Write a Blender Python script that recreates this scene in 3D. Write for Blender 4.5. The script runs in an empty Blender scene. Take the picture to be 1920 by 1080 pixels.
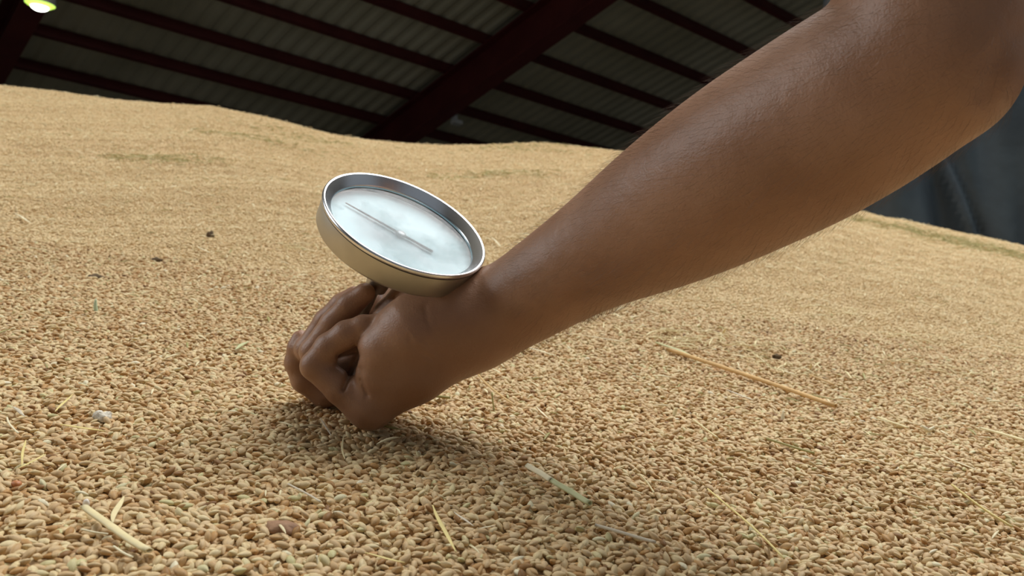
import bpy, math, random
import numpy as np
from mathutils import Vector, Matrix

random.seed(7)
rng = np.random.default_rng(11)
C = bpy.context.scene.collection
SC = bpy.context.scene

# ------------------------------------------------------------------ camera
F = 1700.0                                   # focal length in pixels of the 1920 px wide frame
UP = np.array([.082, .994, -.057]); UP /= np.linalg.norm(UP)      # gravity's up seen in the camera's axes
fw = np.array([0, 0, -1.0]); yw = fw - fw.dot(UP) * UP; yw /= np.linalg.norm(yw)
xw = np.cross(yw, UP)
R = np.stack([xw, yw, UP])                   # world = R @ cam + EYE
EYE = np.array([0, 0, 1.75])
def W(c):
    return np.asarray(c, float) @ R.T + EYE
def WD(c):
    return np.asarray(c, float) @ R.T
def at(px, py, D):                           # a point at depth D (metres) in camera axes
    return np.array([(px - 960) / F * D, (540 - py) / F * D, -D])
cam_d = bpy.data.cameras.new('camera'); cam = bpy.data.objects.new('camera', cam_d); C.objects.link(cam)
M4 = Matrix.Identity(4)
for i in range(3):
    for j in range(3):
        M4[i][j] = R[i][j]
    M4[i][3] = EYE[i]
cam.matrix_world = M4
cam_d.sensor_width = 36; cam_d.lens = 36 * F / 1920
cam_d.clip_start = .02; cam_d.clip_end = 200
cam_d.dof.use_dof = True; cam_d.dof.focus_distance = .50; cam_d.dof.aperture_fstop = 20
SC.camera = cam

# ------------------------------------------------------------------ light
SC.view_settings.view_transform = 'Standard'; SC.view_settings.look = 'None'
SC.view_settings.gamma = 1; SC.view_settings.exposure = 0
SC.view_settings.use_curve_mapping = False
w = bpy.data.worlds.new('world'); SC.world = w; w.use_nodes = True
w.node_tree.nodes['Background'].inputs[0].default_value = (.80, .90, 1, 1)
w.node_tree.nodes['Background'].inputs[1].default_value = .18
def area(name, cam_pos, cam_target, sx, sy, power, col):
    l = bpy.data.lights.new(name, 'AREA'); l.shape = 'RECTANGLE'; l.size = sx; l.size_y = sy
    l.energy = power; l.color = col
    o = bpy.data.objects.new(name, l); C.objects.link(o)
    p = Vector(W(cam_pos)); t = Vector(W(cam_target))
    o.location = p; o.rotation_euler = (t - p).to_track_quat('-Z', 'Y').to_euler()
    return o
area('skylight', (.9, 7.2, -3.3), (-.1, 0, -.9), 10.5, 6.5, 1540, (1.0, .99, .97))
area('door_daylight', (-6.5, 3.6, -.6), (-.1, 0, -1.4), 4.0, 3.5, 230, (.95, .98, 1.0))

# ------------------------------------------------------------------ helpers
def mesh_obj(name, verts, faces, mat=None, parent=None, smooth=False, world=False):
    me = bpy.data.meshes.new(name)
    verts = np.asarray(verts, float)
    if not world:
        verts = W(verts)
    me.from_pydata([tuple(v) for v in verts], [], [tuple(f) for f in faces])
    me.validate(); me.update()
    if smooth:
        me.shade_smooth()
    o = bpy.data.objects.new(name, me); C.objects.link(o)
    if mat: me.materials.append(mat)
    if parent is not None:
        o.parent = parent; o.matrix_parent_inverse = parent.matrix_basis.inverted()
    return o
def empty(name, loc):
    o = bpy.data.objects.new(name, None); C.objects.link(o); o.location = loc
    o.empty_display_size = .05
    return o
def tag(o, label=None, cat=None, group=None, kind=None):
    if label: o['label'] = label
    if cat: o['category'] = cat
    if group: o['group'] = group
    if kind: o['kind'] = kind
    return o
def box(c, ax, ay, az, hx, hy, hz):
    c = np.asarray(c); v = []
    for sx in (-1, 1):
        for sy in (-1, 1):
            for sz in (-1, 1):
                v.append(c + ax * hx * sx + ay * hy * sy + az * hz * sz)
    f = [(0, 1, 3, 2), (4, 6, 7, 5), (0, 4, 5, 1), (2, 3, 7, 6), (0, 2, 6, 4), (1, 5, 7, 3)]
    return v, f
def join(parts):
    V, Fc = [], []
    for v, f in parts:
        n = len(V); V += list(v); Fc += [tuple(i + n for i in q) for q in f]
    return V, Fc
def frame(axis):
    a = np.asarray(axis, float); a = a / np.linalg.norm(a)
    t = np.array([0, 0, 1.0]) if abs(a[2]) < .9 else np.array([1.0, 0, 0])
    x = np.cross(t, a); x /= np.linalg.norm(x)
    return x, np.cross(a, x), a
def lathe(c, axis, prof, n=48, cap0=False, cap1=False):
    x, y, a = frame(axis); c = np.asarray(c, float); V = []; Fc = []
    for r, h in prof:
        for k in range(n):
            t = 2 * math.pi * k / n
            V.append(c + a * h + (x * math.cos(t) + y * math.sin(t)) * r)
    for i in range(len(prof) - 1):
        for k in range(n):
            k2 = (k + 1) % n
            Fc.append((i * n + k, i * n + k2, (i + 1) * n + k2, (i + 1) * n + k))
    if cap0: Fc.append(tuple(range(n))[::-1])
    if cap1: Fc.append(tuple((len(prof) - 1) * n + k for k in range(n)))
    return V, Fc

# ------------------------------------------------------------------ materials
def mat(name, col, rough=.6, metal=0, spec=.5):
    m = bpy.data.materials.new(name); m.use_nodes = True
    b = m.node_tree.nodes['Principled BSDF']
    b.inputs['Base Color'].default_value = (*col, 1); b.inputs['Roughness'].default_value = rough
    b.inputs['Metallic'].default_value = metal; b.inputs['Specular IOR Level'].default_value = spec
    return m, m.node_tree, b
def noise_mat(name, c1, c2, scale, rough=.6, metal=0, spec=.5, bump=0, bscale=None, detail=4, lo=.35, hi=.65):
    m, nt, b = mat(name, c1, rough, metal, spec)
    tc = nt.nodes.new('ShaderNodeTexCoord'); n = nt.nodes.new('ShaderNodeTexNoise')
    n.inputs['Scale'].default_value = scale; n.inputs['Detail'].default_value = detail
    r = nt.nodes.new('ShaderNodeValToRGB')
    r.color_ramp.elements[0].color = (*c1, 1); r.color_ramp.elements[0].position = lo
    r.color_ramp.elements[1].color = (*c2, 1); r.color_ramp.elements[1].position = hi
    nt.links.new(tc.outputs['Object'], n.inputs['Vector'])
    nt.links.new(n.outputs['Fac'], r.inputs['Fac']); nt.links.new(r.outputs['Color'], b.inputs['Base Color'])
    if bump:
        n2 = nt.nodes.new('ShaderNodeTexNoise'); n2.inputs['Scale'].default_value = bscale or scale * 4
        n2.inputs['Detail'].default_value = 3
        bp = nt.nodes.new('ShaderNodeBump'); bp.inputs['Distance'].default_value = bump
        nt.links.new(tc.outputs['Object'], n2.inputs['Vector'])
        nt.links.new(n2.outputs['Fac'], bp.inputs['Height']); nt.links.new(bp.outputs['Normal'], b.inputs['Normal'])
    return m

def grain_mat(name, streak=True):
    m, nt, b = mat(name, (.5, .3, .15), .58, 0, .35)
    oi = nt.nodes.new('ShaderNodeObjectInfo')
    r = nt.nodes.new('ShaderNodeValToRGB'); e = r.color_ramp.elements
    stops = [(0, (.24, .12, .04)), (.05, (.50, .28, .10)), (.25, (.60, .415, .21)), (.55, (.68, .505, .285)),
             (.84, (.74, .585, .32)), (.955, (.76, .63, .37)), (.985, (.60, .56, .28)), (1, (.86, .79, .58))]
    e[0].position, e[0].color = stops[0][0], (*stops[0][1], 1)
    e[1].position, e[1].color = stops[-1][0], (*stops[-1][1], 1)
    for p, c in stops[1:-1]:
        q = e.new(p); q.color = (*c, 1)
    nt.links.new(oi.outputs['Random'], r.inputs['Fac'])
    if streak:
        tc = nt.nodes.new('ShaderNodeTexCoord'); mp = nt.nodes.new('ShaderNodeMapping')
        mp.inputs['Scale'].default_value = (.5, 5, 5); n = nt.nodes.new('ShaderNodeTexNoise')
        n.inputs['Scale'].default_value = 2.2; n.inputs['Detail'].default_value = 2
        mx = nt.nodes.new('ShaderNodeMix'); mx.data_type = 'RGBA'; mx.blend_type = 'MULTIPLY'
        mx.inputs['Factor'].default_value = .5
        rr = nt.nodes.new('ShaderNodeValToRGB'); rr.color_ramp.elements[0].color = (.62, .55, .45, 1)
        rr.color_ramp.elements[0].position = .3; rr.color_ramp.elements[1].position = .6
        nt.links.new(tc.outputs['Generated'], mp.inputs['Vector']); nt.links.new(mp.outputs['Vector'], n.inputs['Vector'])
        nt.links.new(n.outputs['Fac'], rr.inputs['Fac'])
        nt.links.new(r.outputs['Color'], mx.inputs[6]); nt.links.new(rr.outputs['Color'], mx.inputs[7])
        nt.links.new(mx.outputs[2], b.inputs['Base Color'])
    else:
        nt.links.new(r.outputs['Color'], b.inputs['Base Color'])
    return m

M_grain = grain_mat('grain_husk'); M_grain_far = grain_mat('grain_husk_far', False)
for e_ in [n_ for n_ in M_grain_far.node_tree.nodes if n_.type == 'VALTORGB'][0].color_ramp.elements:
    c_ = e_.color; e_.color = (c_[0] * .35 + .50, c_[1] * .35 + .395, c_[2] * .35 + .225, 1)  # far ramp lifted: stronger light on the far slope put into the colour
M_heap = noise_mat('heap_bed', (.46, .31, .16), (.66, .48, .28), 160, .9, 0, .2, .002, 300)
M_skin, nt, b = mat('skin', (.36, .19, .12), .46, 0, .5)
b.inputs['Subsurface Weight'].default_value = .12; b.inputs['Subsurface Radius'].default_value = (1, .35, .2)
b.inputs['Subsurface Scale'].default_value = .006
tc = nt.nodes.new('ShaderNodeTexCoord')
n1 = nt.nodes.new('ShaderNodeTexNoise'); n1.inputs['Scale'].default_value = 22; n1.inputs['Detail'].default_value = 5
r1 = nt.nodes.new('ShaderNodeValToRGB')
r1.color_ramp.elements[0].color = (.280, .142, .078, 1); r1.color_ramp.elements[0].position = .32
r1.color_ramp.elements[1].color = (.372, .205, .125, 1); r1.color_ramp.elements[1].position = .68
n2 = nt.nodes.new('ShaderNodeTexNoise'); n2.inputs['Scale'].default_value = 900; n2.inputs['Detail'].default_value = 3
n3 = nt.nodes.new('ShaderNodeTexNoise'); n3.inputs['Scale'].default_value = 170; n3.inputs['Detail'].default_value = 3
ad = nt.nodes.new('ShaderNodeMath'); ad.operation = 'MULTIPLY_ADD'; ad.inputs[1].default_value = 2.0
bp = nt.nodes.new('ShaderNodeBump'); bp.inputs['Distance'].default_value = .00035; bp.inputs['Strength'].default_value = .6
for n_ in (n1, n2, n3): nt.links.new(tc.outputs['Object'], n_.inputs['Vector'])
nt.links.new(n1.outputs['Fac'], r1.inputs['Fac']); nt.links.new(r1.outputs['Color'], b.inputs['Base Color'])
nt.links.new(n3.outputs['Fac'], ad.inputs[0]); nt.links.new(n2.outputs['Fac'], ad.inputs[2])
nt.links.new(ad.outputs[0], bp.inputs['Height']); nt.links.new(bp.outputs['Normal'], b.inputs['Normal'])
M_hair = mat('arm_hair', (.14, .085, .05), .5)[0]
M_shirt = noise_mat('shirt_cloth', (.05, .06, .09), (.07, .08, .11), 60, .9, 0, .2, .0005, 900)
M_chrome = mat('polished_steel', (.88, .89, .92), .26, 1)[0]
M_case = noise_mat('brushed_case', (.50, .48, .42), (.60, .575, .50), 30, .42, 1)
M_dark = mat('dark_gasket', (.03, .03, .03), .5)[0]
M_needle = mat('needle_paint', (.015, .02, .025), .9, 0, .05)[0]
M_hub = mat('needle_hub', (.30, .32, .34), .4, .6)[0]
M_plate = noise_mat('dial_plate', (.15, .27, .32), (.30, .52, .58), 28, .5, 0, .4, detail=5, lo=.30, hi=.52)  # smudged white plate, with the reflected sky's blue put into its colour
# glass cover: clear pane, fresnel reflection; dust coloured with the sky's reflected blue
M_glass = bpy.data.materials.new('dial_glass'); M_glass.use_nodes = True; nt = M_glass.node_tree
for n_ in list(nt.nodes):
    if n_.type == 'BSDF_PRINCIPLED': nt.nodes.remove(n_)
out = [n_ for n_ in nt.nodes if n_.type == 'OUTPUT_MATERIAL'][0]
tr = nt.nodes.new('ShaderNodeBsdfTransparent'); gl = nt.nodes.new('ShaderNodeBsdfGlossy'); gl.inputs['Roughness'].default_value = .03
fr = nt.nodes.new('ShaderNodeFresnel'); fr.inputs['IOR'].default_value = 1.36
mx = nt.nodes.new('ShaderNodeMixShader')
ge = nt.nodes.new('ShaderNodeNewGeometry'); sb = nt.nodes.new('ShaderNodeMath'); sb.operation = 'SUBTRACT'; sb.inputs[0].default_value = 1
ml = nt.nodes.new('ShaderNodeMath'); ml.operation = 'MULTIPLY'
nt.links.new(ge.outputs['Backfacing'], sb.inputs[1]); nt.links.new(fr.outputs[0], ml.inputs[0]); nt.links.new(sb.outputs[0], ml.inputs[1]); nt.links.new(ml.outputs[0], mx.inputs[0]); nt.links.new(tr.outputs[0], mx.inputs[1]); nt.links.new(gl.outputs[0], mx.inputs[2])
df = nt.nodes.new('ShaderNodeBsdfDiffuse'); df.inputs[0].default_value = (.45, .56, .58, 1)
tc = nt.nodes.new('ShaderNodeTexCoord'); nn = nt.nodes.new('ShaderNodeTexNoise'); nn.inputs['Scale'].default_value = 38; nn.inputs['Detail'].default_value = 6
rr = nt.nodes.new('ShaderNodeValToRGB'); rr.color_ramp.elements[0].position = .48; rr.color_ramp.elements[1].position = .8
rr.color_ramp.elements[1].color = (.30, .30, .30, 1)
mx2 = nt.nodes.new('ShaderNodeMixShader')
nt.links.new(tc.outputs['Object'], nn.inputs['Vector']); nt.links.new(nn.outputs['Fac'], rr.inputs['Fac'])
nt.links.new(rr.outputs['Color'], mx2.inputs[0]); nt.links.new(mx.outputs[0], mx2.inputs[1]); nt.links.new(df.outputs[0], mx2.inputs[2])
nt.links.new(mx2.outputs[0], out.inputs['Surface'])
M_roof = noise_mat('roof_sheet', (.29, .29, .22), (.38, .38, .30), .7, .75, 0, .2)
M_red = noise_mat('red_oxide_steel', (.055, .008, .008), (.075, .013, .012), 2, .55, 0, .3)
M_wall = noise_mat('wall_panel', (.09, .09, .08), (.12, .12, .10), 1.2, .9, 0, .2)
M_floor = noise_mat('concrete', (.20, .19, .17), (.28, .27, .25), 2, .9, 0, .2, .002, 40)
M_tarp = noise_mat('slate_tarp', (.021, .031, .040), (.033, .047, .057), 3, .55, 0, .35, .004, 12)
M_pale = mat('galvanised', (.30, .31, .30), .6)[0]
M_shade = mat('lamp_shade', (.25, .26, .24), .5, .4)[0]
M_lamp, nt, b = mat('lamp_glow', (1, 1, 1), .5)
b.inputs['Emission Color'].default_value = (.62, 1, .10, 1); b.inputs['Emission Strength'].default_value = 1.3
M_bulb, nt, b = mat('lamp_bulb', (1, 1, 1), .5)
b.inputs['Emission Color'].default_value = (.95, 1, .85, 1); b.inputs['Emission Strength'].default_value = 25

# ------------------------------------------------------------------ roof, in camera axes (plane n.X = 8)
NR = np.array([-.125, .949, -.287]); NR /= np.linalg.norm(NR)
PR = np.array([.748, -.100, -.656]); PR -= PR.dot(NR) * NR; PR /= np.linalg.norm(PR)
RR = np.cross(PR, NR); RR /= np.linalg.norm(RR)
if RR[2] > 0: RR = -RR
HR = 8.0
def roofpt(s, t, h): return NR * h + PR * s + RR * t
TE = 16.6                                    # the eave
TR = -9.0                                    # the ridge
ceil = tag(empty('ceiling', W(roofpt(9, 9, HR))), kind='structure')
V = []; Fc = []
s0, s1, ds = -24.0, 34.0, .0625
prof = [0, 0, .022, .022]                    # trapezoid corrugation, 0.25 m pitch
ns = int((s1 - s0) / ds)
for i in range(ns + 1):
    s = s0 + i * ds; h = HR + .05 + prof[i % 4]
    V.append(roofpt(s, TR, h)); V.append(roofpt(s, TE + .4, h))
for i in range(ns):
    Fc.append((2 * i, 2 * i + 1, 2 * i + 3, 2 * i + 2))
mesh_obj('roof_sheet', V, Fc, M_roof, ceil)
first = None
for k in range(-19, 6):
    t = 11.14 + k * 1.005
    if t < TR + .2: continue
    parts = [box(roofpt((s0 + s1) / 2, t, HR - .05), PR, RR, NR, (s1 - s0) / 2, .012, .07),
             box(roofpt((s0 + s1) / 2, t + .03, HR - .12), PR, RR, NR, (s1 - s0) / 2, .042, .010),
             box(roofpt((s0 + s1) / 2, t + .03, HR + .02), PR, RR, NR, (s1 - s0) / 2, .042, .010)]
    v, f = join(parts)
    mesh_obj('purlin', v, f, M_red, ceil)
def beam(s, name, label):
    p = [box(roofpt(s, (TR + TE) / 2, HR - .17), PR, RR, NR, .15, (TE - TR) / 2, .014),
         box(roofpt(s, (TR + TE) / 2, HR - .75), PR, RR, NR, .15, (TE - TR) / 2, .014),
         box(roofpt(s, (TR + TE) / 2, HR - .46), PR, RR, NR, .010, (TE - TR) / 2, .29)]
    v, f = join(p)
    o = mesh_obj(name, v, f, M_red)
    tag(o, label, 'roof beam', 'red steel rafters of the shed roof')
    top = W(roofpt(s, TE - .35, HR - .77))
    return top, o
S_R = 8.82
beams = [beam(S_R, 'rafter', 'dark red steel rafter crossing the dark roof above the heap, left of the raised arm'),
        beam(S_R - 6.25, 'rafter', 'dark red steel rafter in the upper left corner beside the glowing lamp')]
tops = [q[0] for q in beams]
# columns under the eave, one per rafter
for q, (tp, lb) in enumerate(zip(tops, ('dark red steel column carrying the eave end of the rafter left of the arm',
                                        'dark red steel column carrying the eave end of the rafter by the lamp'))):
    hz = tp[2] / 2; cc = np.array([tp[0], tp[1], hz])
    ex, ey, ez = np.array([1., 0, 0]), np.array([0, 1., 0]), np.array([0, 0, 1.])
    v, f = join([box(cc + ey * .14, ex, ey, ez, .14, .012, hz), box(cc - ey * .14, ex, ey, ez, .14, .012, hz),
                 box(cc, ex, ey, ez, .008, .14, hz)])
    tag(mesh_obj('steel_column', v, f, M_red, world=True), lb, 'column', 'steel columns along the far wall')
# far wall below the eave and ground
pw, rw, uw = WD(PR), WD(RR), np.array([0, 0, 1.])
eave = W(roofpt((s0 + s1) / 2, TE + .15, HR))
out_h = rw.copy(); out_h[2] = 0; out_h /= np.linalg.norm(out_h)
V = []; Fc = []; n_ = 232
for i in range(n_ + 1):
    s = -29 + i * .25; off = (.0, .04)[(i // 1) % 2]
    for z in (0, eave[2]):
        q = eave + pw * s + out_h * off; V.append([q[0], q[1], z])
for i in range(n_): Fc.append((2 * i, 2 * i + 2, 2 * i + 3, 2 * i + 1))
tag(mesh_obj('wall_far', V, Fc, M_wall, world=True), kind='structure')
for nm, s_w in (('wall_left', -16.0), ('wall_right', 26.0)):
    V = []; Fc = []
    for i in range(104):
        q = W(roofpt(s_w + (.04 if i % 2 else 0), TR + i * (TE - TR) / 103, HR))
        V.append([q[0], q[1], 0]); V.append(list(q))
    for i in range(103): Fc.append((2 * i, 2 * i + 2, 2 * i + 3, 2 * i + 1))
    tag(mesh_obj(nm, V, Fc, M_wall, world=True), kind='structure')
v, f = box((0, 5, -.05), np.array([1., 0, 0]), np.array([0, 1., 0]), np.array([0, 0, 1.]), 45, 40, .05)
tag(mesh_obj('floor', v, f, M_floor, world=True), kind='structure')

# pale clamp on the rafter
cl = at(851, 214, 15.3)
x_, y_, z_ = PR, RR, NR
v, f = join([box(cl, x_, y_, z_, .03, .05, .13), box(cl + z_ * -.15 + x_ * .04, x_, y_, z_, .09, .05, .03),
             lathe(cl + z_ * .05, x_, [(.0, -.06), (.04, -.06), (.04, .06), (0, .06)], 10)])
tag(mesh_obj('clamp', v, f, M_pale, beams[0][1]), 'small pale grey fitting')

# high bay lamp
lp = at(75, 8, 9.6); uc = UP
lamp = tag(empty('high_bay_lamp', W(lp)), 'glowing greenish white high bay lamp hanging in the upper left corner', 'lamp')
v, f = lathe(lp, uc, [(.150, 0), (.155, .01), (.15, .05), (.12, .13), (.07, .19), (.06, .30), (.03, .32), (0, .32)], 32)
mesh_obj('lamp_shade', v, f, M_shade, lamp, True)
v, f = lathe(lp - uc * .005, uc, [(0, -.035), (.07, -.03), (.115, -.017), (.148, .004)], 32)
mesh_obj('lamp_glass', v, f, M_lamp, lamp, True)
v, f = lathe(lp - uc * .03, uc, [(0, -.035), (.05, -.03), (.078, -.012), (.084, .008)], 32)
mesh_obj('lamp_bulb', v, f, M_bulb, lamp, True)
d_ = (HR - lp.dot(NR)) / uc.dot(NR)
v, f = lathe(lp, uc, [(.008, .30), (.008, d_ - .02)], 8)
mesh_obj('hanging_rod', v, f, M_shade, lamp)

# ------------------------------------------------------------------ the heap's surface, in its own plane axes
N = np.array([.103, 1, .1053]); N /= np.linalg.norm(N)
B = fw - fw.dot(N) * N; B /= np.linalg.norm(B)
A = np.cross(B, N)
H = .1565 * 1.0
VC = 4.0
sil = [(-700, 60), (-300, 105), (0, 160), (100, 171), (200, 185), (300, 194), (400, 200), (500, 220), (560, 236), (620, 252), (690, 262), (760, 269),
       (830, 273), (900, 272), (950, 270), (1020, 268), (1100, 277), (1170, 284), (1300, 312), (1450, 350), (1620, 397),
       (1660, 408), (1700, 414), (1800, 436), (1860, 447), (1920, 462), (2100, 500), (2400, 560)]
az_, hc_ = [], []
for px, py in sil:
    d = at(px, py, 1.0); az_.append(d.dot(A) / d.dot(B)); hc_.append(VC * d.dot(N) / d.dot(B))
az_ = np.array(az_); hc_ = np.array(hc_)
MU, MV = 99., 99.
def sn(u, v):                                # soft unevenness of the heap
    return (np.sin(u * 5.1 + 1.3) * np.cos(v * 4.3 + .4) * .5 + np.sin(u * 11.7 - v * 7.9) * .28 +
            np.sin(u * 23.1 + v * 17.3 + 2) * .13 + np.cos(u * 37 - v * 41) * .09)
def height(u, v):
    u = np.asarray(u, float); v = np.asarray(v, float)
    az = u / np.maximum(v, .6); hc = np.interp(az, az_, hc_)
    s = np.clip((v - .8) / (VC - .8), 0, 1) ** 1.5
    h = -H + (hc + H) * s
    amp = .004 + .012 * np.clip((v - .6) / 1.5, 0, 1) * np.clip((VC - v) / 1.2, 0, 1)
    h = h + sn(u, v) * amp * (v < VC)
    h = h + .007 * np.exp(-((u - MU) ** 2 + (v - MV) ** 2) / .020 ** 2)
    over = np.maximum(v - VC, 0); h = h - over * .28 - over ** 2 * .25
    back = np.maximum(.15 - v, 0); h = h - back * .25 - back ** 2 * .3
    side = np.maximum(np.abs(u) - (np.maximum(v, 0) * .75 + .55), 0); h = h - side * .22 - side ** 2 * .10
    return h
def hit(px, py):                             # where a straight line through (px, py) meets the heap
    d = at(px, py, 1.0); a, b_, c = d.dot(A), d.dot(B), d.dot(N)
    ts = np.linspace(.25, 4.5, 4000); g = ts * c - height(ts * a, ts * b_)
    i = int(np.argmax(g < 0)); t = ts[i]
    return t * a, t * b_

MU, MV = hit(602, 762)
def surf(u, v, lift=0):
    u = np.asarray(u, float); v = np.asarray(v, float)
    return u[..., None] * A + v[..., None] * B + (height(u, v) + lift)[..., None] * N
rows = np.concatenate([np.linspace(-3.6, 0, 25), np.linspace(.03, .9, 60), np.geomspace(.92, VC, 90), np.linspace(VC + .05, 9.0, 40)])
cols = np.linspace(-1, 1, 181); cols = np.sign(cols) * np.abs(cols) ** 1.3
nv, nu = len(rows), len(cols); V = []
floor_n = None
for v_ in rows:
    ext = max(v_, 0) * 1.0 + 3.2
    u_ = cols * ext
    P = W(surf(u_, np.full_like(u_, v_)))
    P[:, 2] = np.maximum(P[:, 2], -.02)
    V += [tuple(p) for p in P]
Fc = []
for j in range(nv - 1):
    for i in range(nu - 1):
        a0 = j * nu + i; Fc.append((a0, a0 + 1, a0 + nu + 1, a0 + nu))
heap = mesh_obj('grain_heap', V, Fc, M_heap, smooth=True, world=True)
tag(heap, 'great sloping heap of loose tan rice grain filling the shed under the dark roof', 'grain heap')

# ------------------------------------------------------------------ grains
def grain_mesh(name, nl, nr, L=1.0, wd=.54, th=.38, ridge=.05, m=None, bend=.0):
    V = [(-L / 2, 0, 0)]; Fc = []
    for i in range(1, nl):
        x = -math.cos(math.pi * i / nl)
        prof_ = (1 - abs(x) ** 1.9) ** .82 * (1 - .12 * x)
        for k in range(nr):
            t = 2 * math.pi * k / nr
            rr_ = 1 + ridge * math.cos(4 * t)
            V.append((x * L / 2, math.cos(t) * wd / 2 * prof_ * rr_, math.sin(t) * th / 2 * prof_ * rr_ + bend * (1 - x * x)))
    V.append((L / 2, 0, 0))
    for k in range(nr): Fc.append((0, 1 + (k + 1) % nr, 1 + k))
    for i in range(nl - 2):
        for k in range(nr):
            a0 = 1 + i * nr; Fc.append((a0 + k, a0 + (k + 1) % nr, a0 + nr + (k + 1) % nr, a0 + nr + k))
    e_ = len(V) - 1; a0 = 1 + (nl - 2) * nr
    for k in range(nr): Fc.append((a0 + k, a0 + (k + 1) % nr, e_))
    me = bpy.data.meshes.new(name); me.from_pydata(V, [], Fc); me.update(); me.shade_smooth()
    me.materials.append(m); return me
G_near = grain_mesh('grain_near', 9, 8, m=M_grain); G_far = grain_mesh('grain_far', 4, 5, m=M_grain_far, ridge=0)

def scatter(v0, v1, sp, layers, halfw, seed):
    r_ = np.random.default_rng(seed); out = []
    for (lo, hi, f) in layers:
        nvv = int((v1 - v0) / sp); vs = v0 + (np.arange(nvv) + .5) * sp
        for v_ in vs:
            hw = max(v_, .1) * halfw + .20; n = int(2 * hw / (sp * f))
            u_ = (np.arange(n) + .5) / n * 2 * hw - hw
            u_ = u_ + r_.uniform(-.8, .8, n) * sp; vv = v_ + r_.uniform(-1.1, 1.1, n) * sp
            out.append(np.stack([u_, vv, r_.uniform(lo, hi, n)], 1))
    return np.concatenate(out)
def grain_set(name, pts, lens, proto, parent, label, tilt=.42):
    n = len(pts); P = W(surf(pts[:, 0], pts[:, 1], pts[:, 2]))
    yaw = rng.uniform(0, 2 * math.pi, n)
    # local frame: heap normal tilted at random
    Nw, Aw, Bw = WD(N), WD(A), WD(B)
    tn = np.clip(rng.normal(0, tilt, (n, 2)), -1.2, 1.2)
    X = Aw * np.cos(yaw)[:, None] + Bw * np.sin(yaw)[:, None] + Nw * tn[:, :1]
    X /= np.linalg.norm(X, axis=1)[:, None]
    Z = Nw + (-Aw * np.sin(yaw)[:, None] + Bw * np.cos(yaw)[:, None]) * tn[:, 1:] * 1.2
    Z -= (Z * X).sum(1)[:, None] * X; Z /= np.linalg.norm(Z, axis=1)[:, None]
    Y = np.cross(Z, X)
    ry = -np.arcsin(np.clip(X[:, 2], -1, 1)); rz = np.arctan2(X[:, 1], X[:, 0]); rx = np.arctan2(Y[:, 2], Z[:, 2])
    rot = np.stack([rx, ry, rz], 1)
    sc = np.stack([lens, lens * rng.uniform(.86, 1.14, n), lens * rng.uniform(.85, 1.15, n)], 1)
    if name is None: return P, rot, sc
    me = bpy.data.meshes.new(name); me.vertices.add(n); me.vertices.foreach_set('co', P.astype(np.float32).ravel())
    for nm, arr in (('rot', rot), ('scl', sc)):
        at_ = me.attributes.new(nm, 'FLOAT_VECTOR', 'POINT'); at_.data.foreach_set('vector', arr.astype(np.float32).ravel())
    me.update(); me.materials.append(proto.materials[0])
    o = bpy.data.objects.new(name, me); C.objects.link(o); o.parent = parent
    src = bpy.data.objects.new(name + '_source', proto)
    ng = bpy.data.node_groups.new(name, 'GeometryNodeTree')
    ng.interface.new_socket('Geometry', in_out='INPUT', socket_type='NodeSocketGeometry')
    ng.interface.new_socket('Geometry', in_out='OUTPUT', socket_type='NodeSocketGeometry')
    gi = ng.nodes.new('NodeGroupInput'); go = ng.nodes.new('NodeGroupOutput')
    ip = ng.nodes.new('GeometryNodeInstanceOnPoints'); ob = ng.nodes.new('GeometryNodeObjectInfo')
    ob.inputs['Object'].default_value = src; ob.inputs['As Instance'].default_value = True
    ar = ng.nodes.new('GeometryNodeInputNamedAttribute'); ar.data_type = 'FLOAT_VECTOR'; ar.inputs['Name'].default_value = 'rot'
    as_ = ng.nodes.new('GeometryNodeInputNamedAttribute'); as_.data_type = 'FLOAT_VECTOR'; as_.inputs['Name'].default_value = 'scl'
    er = ng.nodes.new('FunctionNodeEulerToRotation')
    ng.links.new(gi.outputs[0], ip.inputs['Points']); ng.links.new(ob.outputs['Geometry'], ip.inputs['Instance'])
    ng.links.new(ar.outputs['Attribute'], er.inputs[0]); ng.links.new(er.outputs[0], ip.inputs['Rotation'])
    ng.links.new(as_.outputs['Attribute'], ip.inputs['Scale']); ng.links.new(ip.outputs[0], go.inputs[0])
    md = o.modifiers.new('instances', 'NODES'); md.node_group = ng
    tag(o, label, kind='stuff')
    return o
near = scatter(.02, 1.25, .0033, [(-.001, .0012, 1.0), (.0008, .0034, 1.5)], .80, 3)
L_ = rng.uniform(.0058, .0077, len(near))
cpos = surf(near[:, 0], near[:, 1], near[:, 2])
dz = -cpos[:, 2]; ppx = 960 + cpos[:, 0] / dz * F; ppy = 540 - cpos[:, 1] / dz * F
inside = (ppx > 10) & (ppx < 1910) & (ppy > 10) & (ppy < 1068) & (near[:, 2] > .0012)
order = np.argsort(np.where(inside, dz, 99)); pick = order[:300]
mask = np.ones(len(near), bool); mask[pick] = False
P, rot, sc = grain_set(None, near[pick], L_[pick], None, None, None)
for i in range(300):
    o = bpy.data.objects.new('grain', G_near); C.objects.link(o)
    o.location = P[i]; o.rotation_euler = rot[i]; o.scale = sc[i]; o.parent = heap
grain_set('loose_grain', near[mask], L_[mask], G_near, heap, 'tan husked grains lying loose over the near part of the heap')
far = np.concatenate([scatter(1.24, 2.3, .0040, [(-.001, .003, 1.0)], .78, 5), scatter(2.28, 4.25, .0053, [(-.001, .003, 1.0)], .75, 6)])
L2 = rng.uniform(.0056, .0074, len(far)) * np.where(far[:, 1] > 2.29, 1.15, 1)
grain_set('distant_grain', far, L2, G_far, heap, 'grain seen small and soft on the far slope of the heap', .3)
print('grains', len(near), len(far))

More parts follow.
